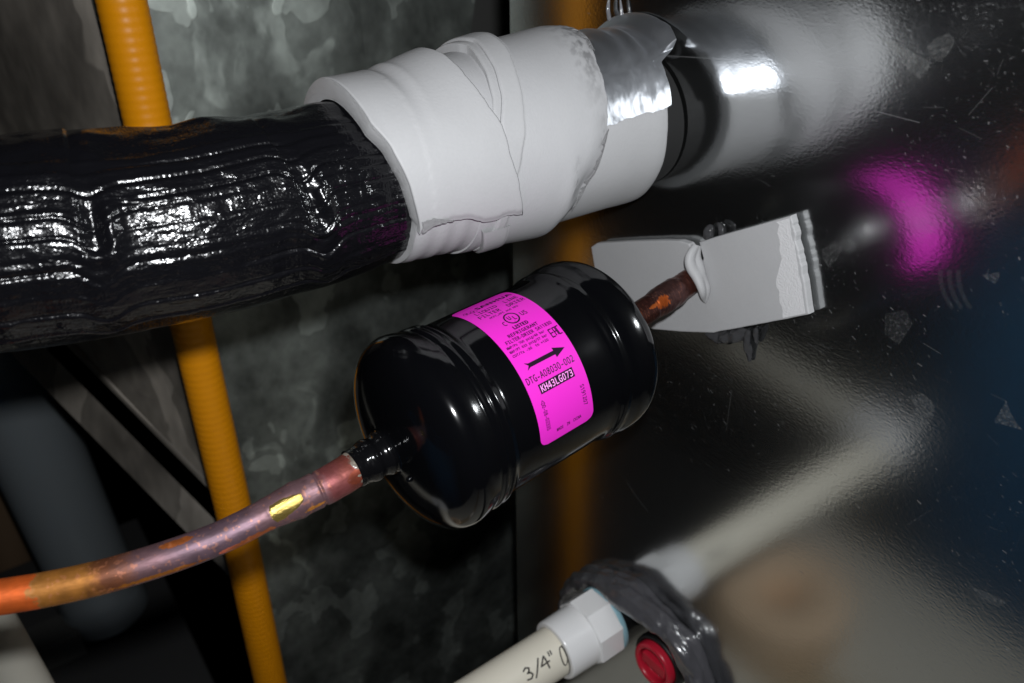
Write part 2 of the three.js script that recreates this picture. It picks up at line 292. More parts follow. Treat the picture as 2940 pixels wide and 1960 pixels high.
// ───────────────────────── white foam tape wound on the hose ─────────────────────────
const foamGrain = dataTex(512, 512, grey((x, y) => 0.6 * fbm(x * 110, y * 110, 2, 110, 110) + 0.4 * fbm(x * 24, y * 24, 3, 24, 24)));
const foamTone = dataTex(512, 512, (x, y) => { const k = 0.93 + 0.07 * fbm(x * 6, y * 6, 4, 6, 6) + 0.03 * (fbm(x * 120, y * 120, 2, 120, 120) - 0.5); return [k, k, k]; });
const foamMat = phy({ color: rgb(0.385, 0.386, 0.391), map: foamTone, roughness: 0.55, bumpMap: foamGrain, bumpScale: 0.00006, sheen: 0.15, sheenRoughness: 0.6, specularIntensity: 0.6 });
const foamCut = phy({ color: rgb(0.45, 0.45, 0.455), roughness: 0.42, bumpMap: tiled(foamGrain, 3, 3), bumpScale: 0.0005 });
{
  const FY = SY + 0.003;
  const at = (d, ph, r) => V(-d, FY + r * Math.cos(ph), SZ + r * Math.sin(ph));
  const deg = Math.PI / 180;
  // one turn of tape: left end aL(phi), right end aR(phi), outer radius rad(d, phi), thickness th
  function turn(parent, p0, p1, nPh, aL, aR, rad, th, label, mat) {
    const K = 26, sec = [];
    sec.push([0, 1], [0, 0.5], [0, 0.12], [0.0, 0.04]); for (let i = 0; i <= K; i++) sec.push([i / K, 0]); sec.push([1, 0.04], [1, 0.12], [1, 0.5], [1, 1]);
    const n = sec.length - 1;
    const P = (u, v) => {
      const ph = lerp(p0, p1, v) * deg, dg = lerp(p0, p1, v); const l = aL(dg), r_ = aR(dg); const [t, q] = sec[Math.round(u * n)];
      let d = lerp(l, r_, t); const e = 0.0005; if (t === 0 && q === 0) d -= e; if (t === 1 && q === 0) d += e;
      const w = Math.min(t, 1 - t) * Math.abs(l - r_);
      const R = rad(d, dg) - q * th - 0.0003 * (1 - sst(0, 0.0012, w)) * (q === 0 ? 1 : 0);
      return at(d, ph, R);
    };
    const geo = gridGeo(n, nPh, P, (u, v) => { const [t] = sec[Math.round(u * n)]; if (mat) return [t, v]; return [lerp(aL(lerp(p0, p1, v)), aR(lerp(p0, p1, v)), t) * 12, lerp(p0, p1, v) * deg * 0.037 * 12]; });
    return part('foam_turn', geo, mat ?? foamMat, parent, label);
  }
  const jag = (dg, s, a) => a * (fbm(dg * s, s * 3.1, 3) - 0.5) * 2;
  const g = thing('foam_tape_wrap', 'overlapping turns of white foam tape wound around the black hose end', 'foam tape', V(-0.08, FY, SZ));
  const baseR = table([[0.02, 0.0395], [0.040, 0.0392], [0.064, 0.0376], [0.09, 0.0350], [0.11, 0.0335], [0.14, 0.0315]]);
  const dent = (d, dg) => 0.0022 * gauss(d - 0.0585, 0.0045) * gauss(dg - 104, 13) - 0.0008 * gauss(d - 0.066, 0.003) * gauss(dg - 104, 16);
  // under-turn at the left end
  const endL = table([[-180, 0.134], [0, 0.1345], [18, 0.1342], [42, 0.1335], [59, 0.1300], [82, 0.1272], [108, 0.1245], [180, 0.124]]);
  turn(g, -180, 180, 200, (a) => endL(a) + jag(a, 0.05, 0.0003), (a) => 0.082 + 0.006 * Math.sin(a * deg), (d) => baseR(d) - 0.0008 + 0.0002 * Math.sin(d * 900), 0.004);
  const grimeAndShade = dataTex(1024, 1024, (x, y) => {                 // x across the tape (1 = cabinet side), y = angle from -180 to 180 degrees
    const a = y * 360 - 180; let k = 0.95 + 0.06 * fbm(x * 6, y * 20, 4) + 0.03 * (fbm(x * 100, y * 300, 2) - 0.5);
    const n = fbm(x * 26, y * 80, 4), n2 = fbm(x * 9 + 3, y * 30, 3);
    const m = gauss(x - 0.93, 0.10) * gauss(a - 18, 34) * sst(0.42, 0.66, 0.6 * n + 0.4 * n2) * 0.55 + gauss(x - 0.80 - (a - 104) * 0.003, 0.03) * gauss(a - 100, 13) * sst(0.36, 0.6, n) * 0.42 + gauss(x - 0.97, 0.03) * gauss(a - 95, 30) * sst(0.4, 0.6, n) * 0.3;  // the streak in the dent holds painted shade as well as dirt
    k *= 1 - m; return [k, k, k * 1.005];
  });
  const grimyShaded = foamMat.clone(); grimyShaded.map = grimeAndShade; grimyShaded.bumpMap = tiled(foamGrain, 1, 3);
  // main broad turn reaching the panel side (edge C)
  const eC = table([[-180, 0.042], [-20, 0.0375], [0, 0.038], [13, 0.0387], [40, 0.044], [57, 0.0463], [73, 0.0491], [91, 0.0523], [110, 0.0557], [129, 0.059], [180, 0.055]]);
  turn(g, -180, 180, 260, () => 0.1005, (a) => eC(a) + jag(a, 0.35, 0.00035), (d, a) => baseR(d) + 0.0003 * Math.sin(a * 0.05 + d * 60) - dent(d, a) - 0.0032 * (1 - sst(0.0, 0.009, d - eC(a) + 0.001)) * (0.35 + 0.65 * sst(60, 110, a)), 0.004, 'broad foam turn with dirt smudges and painted dent shade near the cabinet', grimyShaded);
  // narrow raised turn (between its two edges)
  const e2L = table([[-180, 0.083], [-4, 0.0825], [4, 0.082], [26, 0.0845], [43, 0.0872], [62, 0.0919], [100, 0.094], [180, 0.096]]);
  const e2R = table([[-180, 0.074], [0, 0.074], [16, 0.0748], [41, 0.0791], [63, 0.0826], [79, 0.0861], [92, 0.0887], [110, 0.0895], [180, 0.091]]);
  const lift = table([[-180, 0.0026], [0, 0.0038], [30, 0.0028], [60, 0.0015], [95, 0.0006], [180, 0.0006]]);
  turn(g, -180, 150, 220, (a) => e2L(a), (a) => e2R(a) + jag(a, 0.5, 0.0002), (d, a) => baseR(d) + lift(a), 0.004);
  turn(g, -180, 60, 160, (a) => e2L(a) + 0.003, (a) => e2R(a) + 0.0052, (d, a) => baseR(d) + lift(a) - 0.0011, 0.003);
  // outermost turn at the left, torn off along its lower end
  const eA = table([[-180, 0.099], [0, 0.0985], [13, 0.0974], [31, 0.0964], [49, 0.0941], [61, 0.0917], [75, 0.0912], [92, 0.0887], [111, 0.0858], [130, 0.085]]);
  const K = 44, p0 = -180, endPh = (t) => table([[0, 110], [0.12, 106], [0.3, 105], [0.45, 105.5], [0.62, 110.5], [0.7, 111], [0.85, 109], [1, 110.5]])(t) + 1.2 * (fbm(t * 34, 1.7, 3) - 0.5);
  const rA = (d, a) => { const top = gauss(a - 2, 34), ramp = 1 - sst(0.094, 0.119, d), lin = clamp((0.130 - d) / 0.042); return 0.0334 + 0.0002 * (d < 0.12) + lerp(0.0040 * lin, 0.0051 * ramp, top) - 0.0010 * gauss(d - 0.1165, 0.0022) * top + 0.0005 * gauss(d - 0.113, 0.0014) * top; };
  {
    const sec = [[0, 1], [0, 0.5], [0, 0.15], [0, 0.04]]; for (let i = 0; i <= K; i++) sec.push([i / K, 0]); sec.push([1, 0.05], [1, 0.5], [1, 1]); const n = sec.length - 1, nPh = 240;
    const pos = (u, v) => { const [t, q] = sec[Math.round(u * n)]; const dg = lerp(p0, endPh(t), v), l = endL(dg) + jag(dg, 0.05, 0.0003), r_ = eA(dg) + jag(dg, 0.3, 0.0002); let d = lerp(l, r_, t); if (t === 0 && q === 0) d -= 0.0004; if (t === 1 && q === 0) d += 0.0004; return at(d, dg * deg, rA(d, dg) - q * 0.0042 - 0.0006 * sst(0.985, 1, v) * (q === 0)); };
    const body = gridGeo(n, nPh, pos, (u, v) => [sec[Math.round(u * n)][0] * 0.04 * 12, lerp(p0, 110, v) * deg * 0.037 * 12]);
    const cap = gridGeo(n, 3, (u, v) => { const p = pos(u, 1); const c = V(p.x, FY, SZ), rr = p.clone().sub(c), L = rr.length(); return c.add(rr.multiplyScalar((L - v * 0.0035 + (v > 0.3 && v < 0.9 ? 0.0003 : 0)) / L)); });
    part('foam_turn', mergeGeometries([body, cap]), foamMat, g, 'outermost foam turn torn off along its lower edge');
    // cut face of the foam at the left, where the cells show
    const face = gridGeo(6, 220, (u, v) => { const dg = lerp(-180, 180, v), R = lerp(0.0334 - 0.00035, 0.0265, u), d = endL(dg) + 0.0003 + jag(dg, 0.05, 0.0003) + 0.0004 * Math.sin(u * 3.1) + (dg > 104 ? -0.0004 : 0); const rr = dg > 107 ? Math.min(R, 0.0316) : R; return at(d, dg * deg, rr); }, (u, v) => [u * 0.2, v * 6]);
    part('cut_face', face, foamCut, g, 'sparkling cut end of the foam where its cells show');
    // crumbled strip by the torn corner
    const crumb = gridGeo(30, 8, (u, v) => { const t = u * 0.30, dg = endPh(t) - 1 - v * 8 * (1 - u), l = endL(dg), r_ = eA(dg), d = lerp(l, r_, t) - 0.0006; return at(d, dg * deg, rA(d, dg) + 0.0003 + 0.0007 * (fbm(u * 14, v * 7, 3) - 0.45)); });
    part('torn_fluff', crumb, foamCut, g);
  }
  // inner turn against the panel, and a loose tail underneath
  const eD = table([[-180, 0.013], [-10, 0.0135], [20, 0.0135], [36, 0.0140], [57, 0.0155], [71, 0.0165], [87, 0.0175], [110, 0.017], [180, 0.013]]);
  turn(g, -180, 180, 180, () => 0.07, (a) => eD(a) + jag(a, 0.08, 0.0003), (d, a) => 0.0342 + 0.0003 * sst(0.03, 0.02, d) - 0.0006 * gauss(a - 128, 20), 0.005);
  turn(g, 120, 175, 50, (a) => 0.0995 - 0.0002 * (a - 120), (a) => 0.0885 - 0.00012 * (a - 120), (d, a) => 0.0362 + 0.0006 * Math.sin(a * 0.1), 0.003);
  // ragged, sealant-stiffened lip along the foam edge
  const lip = phy({ color: rgb(0.37, 0.37, 0.375), roughness: 0.22, bumpMap: tiled(foamGrain, 2, 2), bumpScale: 0.0006 });
  const film = (a0, a1, d1, n) => part('stiff_lip', gridGeo(14, n, (u, v) => { const dg = lerp(a0, a1, v), e = eC(dg), wd = d1 * (0.25 + 1.3 * sst(0.3, 0.7, fbm(dg * 0.30 + a0, 2.2, 4))) * Math.min(1, 6 * v, 6 * (1 - v)), d = e - 0.0004 + wd * u; const Rb = baseR(d) - 0.0032 * (1 - sst(0, 0.009, d - e + 0.001)) * (0.35 + 0.65 * sst(60, 110, dg)) - dent(d, dg); return at(d, dg * deg, Rb + 0.0001 + 0.0006 * fbm(dg * 0.4, u * 4, 3) * Math.sin(u * 3.1)); }), lip, g);
  film(74, 126, 0.0026, 110); film(-12, 30, 0.0022, 90);
}
// foil tape sealing the foam to the panel
{
  const FY = SY + 0.003, deg = Math.PI / 180;
  const g = thing('foil_tape', 'wrinkled silver foil tape joining the foam wrap to the cabinet', 'foil tape', V(-0.02, FY, SZ));
  const wr = dataTex(512, 512, grey((x, y) => 0.5 * fbm(x * 9, y * 30, 4, 9, 30) + 0.5 * Math.abs(fbm(x * 20, y * 8, 3, 20, 8) - 0.5) * 2));
  const foil = std({ color: rgb(0.62, 0.64, 0.68), metalness: 1, roughness: 0.42, bumpMap: wr, bumpScale: 0.0001 });
  const geo = gridGeo(60, 200, (u, v) => {
    const dg = lerp(-150, 74 + 5 * (fbm(u * 6, 4.4, 3) - 0.5) - 5 * u, v); const right = table([[-150, 0.0008], [22, 0.0008], [34, 0.003], [42, 0.0125], [78, 0.0155]])(dg); const lf = table([[-150, 0.056], [68, 0.056], [73, 0.052], [76, 0.044], [78, 0.030]])(dg);
    let d = lerp(lf, right, u) + 0.0008 * (fbm(dg * 0.2, 5, 2) - 0.5);
    let R = 0.0347 + 0.0003 * sst(0.03, 0.02, d) + 0.0045 * (1 - sst(0.001, 0.010, d)) * (dg < 34 ? 1 : 0.2);
    R += 0.0012 * gauss(d - (0.026 + 0.00006 * dg), 0.0035) * gauss(dg - 5, 45) + 0.0009 * gauss(d - (0.0165 + 0.00008 * dg), 0.002) * gauss(dg - 15, 30) + 0.0007 * (fbm(d * 260, dg * 0.07, 3) - 0.5);
    return V(-Math.max(d, 0.0007), FY + R * Math.cos(dg * deg), SZ + R * Math.sin(dg * deg));
  }, (u, v) => [u * 0.8, v * 2]);
  part('foil', geo, foil, g);
  const beadM = phy({ color: rgb(0.16, 0.16, 0.17), roughness: 0.12 });
  const pathOf = (list, r) => list.map(([px, py, d]) => onPanel(px, py, d));
  for (const [list, r] of [[[[1750, -20, 0.002], [1746, 30, 0.002], [1755, 70, 0.003], [1775, 100, 0.005], [1800, 120, 0.01]], 0.0012], [[[1780, -10, 0.002], [1786, 50, 0.002], [1792, 85, 0.002]], 0.0007], [[[1790, 120, 0.012], [1832, 160, 0.011], [1855, 180, 0.008], [1868, 168, 0.004]], 0.0011], [[[1848, 365, 0.029], [1862, 362, 0.026], [1880, 352, 0.023], [1893, 340, 0.020]], 0.0009], [[[1800, 250, 0.022], [1812, 262, 0.022], [1815, 300, 0.024], [1826, 345, 0.026], [1828, 368, 0.027]], 0.0007]]) {
    const c = curveOf(pathOf(list)); const len = c.getLength();
    part('sealant_strand', sweep(c, 50, 12, (s, ph) => r * (0.6 + 0.6 * fbm(s * 300, ph, 2)) * (0.35 + Math.sin(clamp(s / len) * 3.14) * 0.75), [1, 1], true), beadM, g);
  }
}
// ───────────────────────── the filter drier ─────────────────────────
const DL = V(-0.1376, 0.8376, -0.1938), DU = V(0.9956, 0.0328, -0.0879).normalize();
{
  const dimple = dataTex(512, 512, grey((x, y) => 0.5 + 0.5 * fbm(x * 16, y * 16, 3, 16, 16)));
  const paint = phy({ color: rgb(0.0018, 0.0019, 0.0024), roughness: 0.11, bumpMap: dimple, bumpScale: 0.00004, specularIntensity: 1, ior: 1.5 });
  const g = thing('filter_drier', 'glossy black refrigerant filter drier canister with a magenta label', 'filter drier', DL);
  const prof = [[-0.0215, 0.0068], [-0.0190, 0.0070], [-0.0180, 0.0076], [-0.0175, 0.0092], [-0.0171, 0.0120], [-0.0164, 0.0165], [-0.0154, 0.0210], [-0.0140, 0.0252], [-0.0123, 0.0287], [-0.0102, 0.0315], [-0.0078, 0.0334], [-0.0048, 0.0343], [-0.0018, 0.0341], [0.0010, 0.0334], [0.0024, 0.0330], [0.0037, 0.0334], [0.0046, 0.0335], [0.0056, 0.0330], [0.0066, 0.0331], [0.0076, 0.0333], [0.0087, 0.0328], [0.0105, 0.0320], [0.0125, 0.0318], [0.02, 0.0318], [0.032, 0.0318], [0.045, 0.0318], [0.0545, 0.0318], [0.0562, 0.0321], [0.0578, 0.0329], [0.0590, 0.0333], [0.0602, 0.0331], [0.0614, 0.0329], [0.0632, 0.0334], [0.0650, 0.0339], [0.0685, 0.0342], [0.0720, 0.0338], [0.0748, 0.0326], [0.0775, 0.0302], [0.0800, 0.0266], [0.0828, 0.0215], [0.0850, 0.0165], [0.0866, 0.0120], [0.0876, 0.0085], [0.0890, 0.0064], [0.092, 0.0058]];
  part('canister', revolve(DL, DU, prof, 160, 420, true, [12, 2.4]), paint, g);
  const neckM = phy({ color: rgb(0.003, 0.003, 0.0035), roughness: 0.12 });
  const c0 = DL.clone().addScaledVector(DU, -0.0310), c1 = DL.clone().addScaledVector(DU, -0.0175);
  part('inlet_neck', sweep(curveOf([c1, c0]), 60, 48, (s, ph) => 0.0070 + 0.0006 * gauss(s - 0.0022, 0.0009) - 0.0003 * gauss(s - 0.0050, 0.0012) + 0.0003 * gauss(s - 0.0072, 0.0015) - 0.0007 * sst(0.007, 0.0115, s) + 0.0006 * (fbm(s * 900, ph * 6, 3) - 0.5) * sst(0.0076, 0.009, s)), neckM, g, 'black inlet neck with blistered burnt paint');
  // weld spatter on the dome beside the neck
  const sp = DL.clone().addScaledVector(DU, -0.0172); const [e1, e2] = frame(DU); const sg = new THREE.SphereGeometry(0.0011, 16, 12); const ang = 118 * Math.PI / 180; sp.addScaledVector(e1, 0.0118 * Math.cos(ang)).addScaledVector(e2, 0.0118 * Math.sin(ang)); sg.translate(sp.x, sp.y, sp.z);
  part('paint_drip', sg, paint, g);
  // the printed label
  const W = 741, H = 2004, mm = 31.26; const cv = document.createElement('canvas'); cv.width = W; cv.height = H; const c = cv.getContext('2d');
  const arc = (a) => (a + 2.3) * mm, ax = (a) => (a - 19.4) * mm;                      // measured on the label: arc mm from its top, mm along the canister
  const PINK = '#d326b6', INK = '#1a061c';
  c.fillStyle = PINK; c.fillRect(0, 0, W, H); c.fillStyle = INK; c.textBaseline = 'middle';
  const text = (s, a0, a1, y, h, font = 'sans-serif', weight = '') => { c.save(); c.font = `${weight} ${Math.round(h * mm * 1.38)}px ${font}`; const w = c.measureText(s).width; c.translate(ax(a0), arc(y)); c.scale((a1 - a0) * mm / w, 1); c.textAlign = 'left'; c.fillText(s, 0, 0); c.lineWidth = h > 2.15 ? 3 : h > 1.2 ? 3.2 : 2.4; c.strokeStyle = c.fillStyle; c.strokeText(s, 0, 0); c.restore(); };
  text('SANHUA', 26.6, 42.0, 3.5, 2.1, 'sans-serif', 'bold');
  c.lineWidth = 5.5; c.strokeStyle = INK;
  for (const [x, y] of [[22.4, 4.0], [24.9, 4.6]]) for (let k = 0; k < 3; k++) { const t = k * 2.094 - 1.57; c.beginPath(); c.arc(ax(x) + 20 * Math.cos(t), arc(y) + 20 * Math.sin(t), 21, 0, 7); c.stroke(); }
  text('LIQUID  LINE', 23.4, 41.8, 7.4, 1.8, 'monospace'); text('FILTER  DRIER', 22.6, 42.4, 10.3, 1.8, 'monospace'); text('HCFC,HFC and HFO', 25.4, 37.6, 12.6, 0.9, 'monospace');
  c.lineWidth = 17; c.beginPath(); c.arc(ax(31.3), arc(16.7), 2.55 * mm, 0, 7); c.stroke();
  c.font = `bold ${2.6 * mm}px sans-serif`; c.textAlign = 'center'; c.save(); c.translate(ax(30.45), arc(16.4)); c.scale(0.85, 1); c.fillText('U', 0, 0); c.restore(); c.save(); c.translate(ax(32.15), arc(17.1)); c.scale(0.95, 1); c.fillText('L', 0, 0); c.restore();
  c.font = `${0.7 * mm}px sans-serif`; c.fillText('®', ax(31.2), arc(18.6));
  text('C', 26.6, 28.0, 17.9, 1.9); text('US', 34.9, 37.7, 16.8, 1.9); text('LISTED', 28.3, 34.8, 20.9, 1.4, 'sans-serif', 'bold');
  text('REFRIGERANT', 24.4, 37.2, 23.0, 1.25, 'monospace'); text('FILTER-DRIER SA11830', 21.9, 41.6, 24.9, 1.25, 'monospace');
  text('MWP/Ps 700 psig/48 bar', 21.0, 37.0, 26.7, 0.85, 'monospace'); text('MAP/PT 633 psig/57 bar', 21.0, 36.9, 28.3, 0.85, 'monospace'); text('COT/Ts -30℃ to +120℃', 21.0, 36.8, 29.9, 0.85, 'monospace');
  c.lineWidth = 12; { // conformity mark: E, A, C as straight strokes
    const x0 = ax(38.3), y0 = arc(27.0), y1 = arc(30.0), s = 1.28 * mm; const L = (...q) => { c.beginPath(); q.forEach(([x, y], i) => i ? c.lineTo(x, y) : c.moveTo(x, y)); c.stroke(); };
    L([x0 + s, y0], [x0, y0], [x0, y1], [x0 + s, y1]); L([x0, (y0 + y1) / 2], [x0 + s, (y0 + y1) / 2]);
    L([x0 + s * 1.35, y1], [x0 + s * 1.35, y0], [x0 + s * 2.1, y0], [x0 + s * 2.1, y1]); L([x0 + s * 1.35, (y0 + y1) / 2], [x0 + s * 2.1, (y0 + y1) / 2]);
    L([x0 + s * 3.3, y0], [x0 + s * 2.45, y0], [x0 + s * 2.45, y1], [x0 + s * 3.3, y1]); }
  { const x0 = ax(23.0), x1 = ax(39.9), y = arc(34.6); c.beginPath(); [[0, -1.35], [1.5, -0.7], [12.3, -0.7], [12.3, -1.75], [16.9, 0], [12.3, 1.75], [12.3, 0.7], [1.5, 0.7], [0, 1.35], [1.2, 0]].forEach(([a, b], i) => i ? c.lineTo(x0 + a * mm, y + b * mm) : c.moveTo(x0 + a * mm, y + b * mm)); c.fill(); }
  text('DTG-A08030-002', 20.4, 41.0, 39.0, 2.2, 'monospace');
  c.fillRect(ax(23.9), arc(41.3), 14.8 * mm, 3.2 * mm); c.fillStyle = '#ef93e0'; text('KH43LG073', 24.3, 38.4, 42.95, 2.2, 'monospace'); c.fillStyle = INK;
  const vert = (s, a, y0, y1, h) => { c.save(); c.font = `${Math.round(h * mm * 1.38)}px monospace`; const w = c.measureText(s).width; c.translate(ax(a), arc(y0)); c.rotate(Math.PI / 2); c.scale((y1 - y0) * mm / w, 1); c.textAlign = 'left'; c.fillText(s, 0, 0); c.lineWidth = 2.5; c.strokeStyle = c.fillStyle; c.strokeText(s, 0, 0); c.restore(); };
  vert('S191207', 40.0, 48.0, 55.4, 1.6); vert('<D0-08-03335', 23.2, 46.2, 56.8, 1.5); text('MADE  IN  CHINA', 26.5, 37.5, 58.4, 1.1, 'monospace');
  const lt = canvasTex(cv); const R = 0.0318, rr = 0.0031;
  const a0 = 0.0194, a1 = 0.0431, A0 = -24.1 * Math.PI / 180, A1 = 91.5 * Math.PI / 180;
  const lg = gridGeo(40, 120, (u, v) => {               // rounded corners by drawing the sides in near the ends
    const arcv = v * (A1 - A0) * R, ends = Math.min(arcv, (A1 - A0) * R - arcv); const inset = ends < rr ? rr - Math.sqrt(Math.max(0, rr * rr - (rr - ends) ** 2)) : 0;
    const a = lerp(a0 + inset, a1 - inset, u), th = lerp(A0, A1, v), r = R + 0.00014;
    return DL.clone().addScaledVector(DU, a).addScaledVector(e1, r * Math.cos(th)).addScaledVector(e2, r * Math.sin(th));
  }, null, true);
  { const u = lg.attributes.uv, p = lg.attributes.position; for (let i = 0; i < u.count; i++) { const q = V(p.getX(i), p.getY(i), p.getZ(i)).sub(DL); u.setXY(i, (q.dot(DU) - a0) / (a1 - a0), 1 - u.getY(i)); } }
  part('label_sticker', lg, phy({ map: lt, roughness: 0.42, specularIntensity: 0.5 }), g, 'magenta printed label with black lettering and an arrow');
}

// ───────────────────────── copper lines ─────────────────────────
// heat colours along a brazed copper tube: u metres from the joint, v round the tube
function copperTex(len, zones, flakes) {
  const w = 1024, h = 256;
  return dataTex(w, h, (x, y) => {
    const s = x * len; const n1 = fbm(x * 60, y * 9, 4, 0, 9), n2 = fbm(x * 160 + 7, y * 26, 3, 0, 26);
    const sp = s + 0.006 * (n1 - 0.5) + 0.002 * (n2 - 0.5); let i = 0; while (i < zones.length - 2 && sp > zones[i + 1][0]) i++;
    const t = sst(zones[i][0], zones[i + 1][0], sp), a = zones[i][1], b = zones[i + 1][1]; let c = [0, 1, 2].map((k) => lerp(a[k], b[k], t) * (0.78 + 0.26 * n1));
    for (const f of flakes) { let dv = Math.abs(y - f[2]); dv = Math.min(dv, 1 - dv); const e = ((s - f[0]) / f[1]) ** 2 + (dv / f[3]) ** 2; if (e < 1 + 1.6 * (n2 - 0.5) + 0.9 * (n1 - 0.5)) c = f[4].map((q) => q * (0.85 + 0.3 * n2)); }
    if (n2 > 0.70 && s > 0.012 && s < 0.09) c = c.map((q, k) => lerp(q, [0.75, 0.48, 0.36][k], 0.4));
    return c;
  }, true);
}
{
  const t = thing('copper_line', 'bent copper liquid line heat-stained by brazing at the drier inlet', 'copper tube', DL.clone().addScaledVector(DU, -0.036));
  const j = DL.clone().addScaledVector(DU, -0.0278);
  const pts = [j, atDepth(945, 1389, 0.2505), atDepth(860, 1431, 0.2465), atDepth(780, 1470, 0.2425), atDepth(640, 1540, 0.237), atDepth(480, 1600, 0.2315), atDepth(300, 1654, 0.2265), atDepth(130, 1692, 0.222), atDepth(-60, 1722, 0.217), atDepth(-400, 1765, 0.208), atDepth(-900, 1800, 0.195)];
  const c = curveOf(pts), len = c.getLength();
  // distances along the tube of what the photograph shows
  const sOf = (px) => { let best = 1e9, bs = 0; for (let i = 0; i <= 600; i++) { const p = c.getPointAt(i / 600).sub(EYE); const q = 1470 + 2350 * p.dot(RIGHT) / p.dot(FWD); if (Math.abs(q - px) < best) { best = Math.abs(q - px); bs = i / 600 * len; } } return bs; };
  const s1 = sOf(917), s2 = sOf(850), s3 = sOf(766);
  const rad = (s, ph) => { let r = 0.00580 - 0.0001 * sst(0, s1, s); if (s > s1) r = 0.0056; r -= 0.00045 * gauss(s - s1, 0.00045); if (s > s1 && s <= s2) r = 0.0056 - 0.00045 * gauss(s - s1, 0.00045) + 0.0003 * gauss(s - s2, 0.0016); if (s > s2) r = 0.0003 * gauss(s - s2, 0.0012) + lerp(0.00555, 0.00495, sst(s2 + 0.001, s3, s)); if (s > s3) r = 0.00488 - 0.00008 * sst(s3, s3 + 0.001, s); return r + 0.00022 * (fbm(s * 500, ph * 3, 3) - 0.5) * (1 - sst(s3, s3 + 0.012, s)) + 0.00005 * (fbm(s * 90, ph * 2, 2) - 0.5); };
  const flux = [0.55, 0.52, 0.47], salmon = [0.54, 0.28, 0.24], mauve = [0.50, 0.38, 0.40], plum = [0.43, 0.34, 0.38], brown = [0.50, 0.30, 0.20], gold = [0.70, 0.46, 0.20], pale = [0.74, 0.50, 0.27], bright = [0.90, 0.42, 0.17];
  const z = [[0, flux], [0.0022, flux], [0.0036, salmon], [s1 * 0.75, [0.55, 0.30, 0.30]], [s1 + 0.001, mauve], [s3, mauve], [sOf(690), plum], [sOf(560), plum], [sOf(420), [0.48, 0.36, 0.38]], [sOf(320), brown], [sOf(255), gold], [sOf(125), gold], [sOf(112), pale], [sOf(100), bright], [len, bright]];
  const deg360 = 1 / 360;
  const flakes = [[sOf(650), 0.0035, 0.30, 0.035, [0.80, 0.42, 0.32]], [sOf(668), 0.0022, 0.32, 0.03, [0.82, 0.46, 0.36]], [sOf(715), 0.007, 0.31, 0.05, [0.66, 0.36, 0.20]], [sOf(885), 0.0035, 0.27, 0.02, [0.76, 0.50, 0.22]], [sOf(500), 0.007, 0.30, 0.03, [0.60, 0.34, 0.14]], [sOf(430), 0.009, 0.29, 0.03, [0.66, 0.40, 0.14]], [sOf(520), 0.005, 0.02, 0.04, [0.62, 0.34, 0.16]], [sOf(1000), 0.0028, 0.2, 0.06, [0.50, 0.24, 0.17]]];
  const tx = copperTex(len, z, flakes); tx.repeat.set(1 / len, 1);
  const bump = dataTex(512, 256, grey((x, y) => fbm(x * 40, y * 22, 4, 40, 22)));
  part('tube', sweep(c, 900, 56, rad), phy({ map: tx, metalness: 0.62, roughness: 0.52, bumpMap: tiled(bump, 6, 1), bumpScale: 0.00012 }), t);
  // a run of yellow brazing alloy
  const sA = sOf(832), [f1, f2] = (() => { const T = c.getTangentAt(sA / len); const f = frame(T); return [f[0], f[1]]; })();
  const braze = gridGeo(40, 40, (u, v) => { const s = lerp(sOf(862), sOf(772), u), wdt = (0.20 + 0.85 * u ** 0.6) * (u > 0.9 ? 1 - (u - 0.9) * 6 : 1), ph = (46 + (v - 0.5) * 74 * wdt + 14 * u + 10 * (fbm(u * 7, v * 3, 2) - 0.5)) * Math.PI / 180; const p = c.getPointAt(s / len), f = frame(c.getTangentAt(s / len)); const r = rad(s, ph) + 0.00018 * Math.min(1, 6 * v, 6 * (1 - v)) - 0.00004; return p.addScaledVector(f[0], r * Math.cos(ph)).addScaledVector(f[1], r * Math.sin(ph)); });
  part('brazing_alloy', braze, std({ color: rgb(0.50, 0.36, 0.10), metalness: 0.85, roughness: 0.22, bumpMap: tiled(bump, 2, 1), bumpScale: 0.0001 }), t);
  // a crust of flux at the joint
  part('flux_crust', sweep(curveOf([c.getPointAt(0), c.getPointAt(0.0048 / len)]), 16, 60, (s, ph) => 0.00578 + 0.0007 * (fbm(s * 700, ph * 4, 3) - 0.45) - 0.0004 * sst(0.0032, 0.0048, s)), phy({ color: rgb(0.17, 0.145, 0.12), roughness: 0.25, bumpMap: bump, bumpScale: 0.0003 }), t);
}
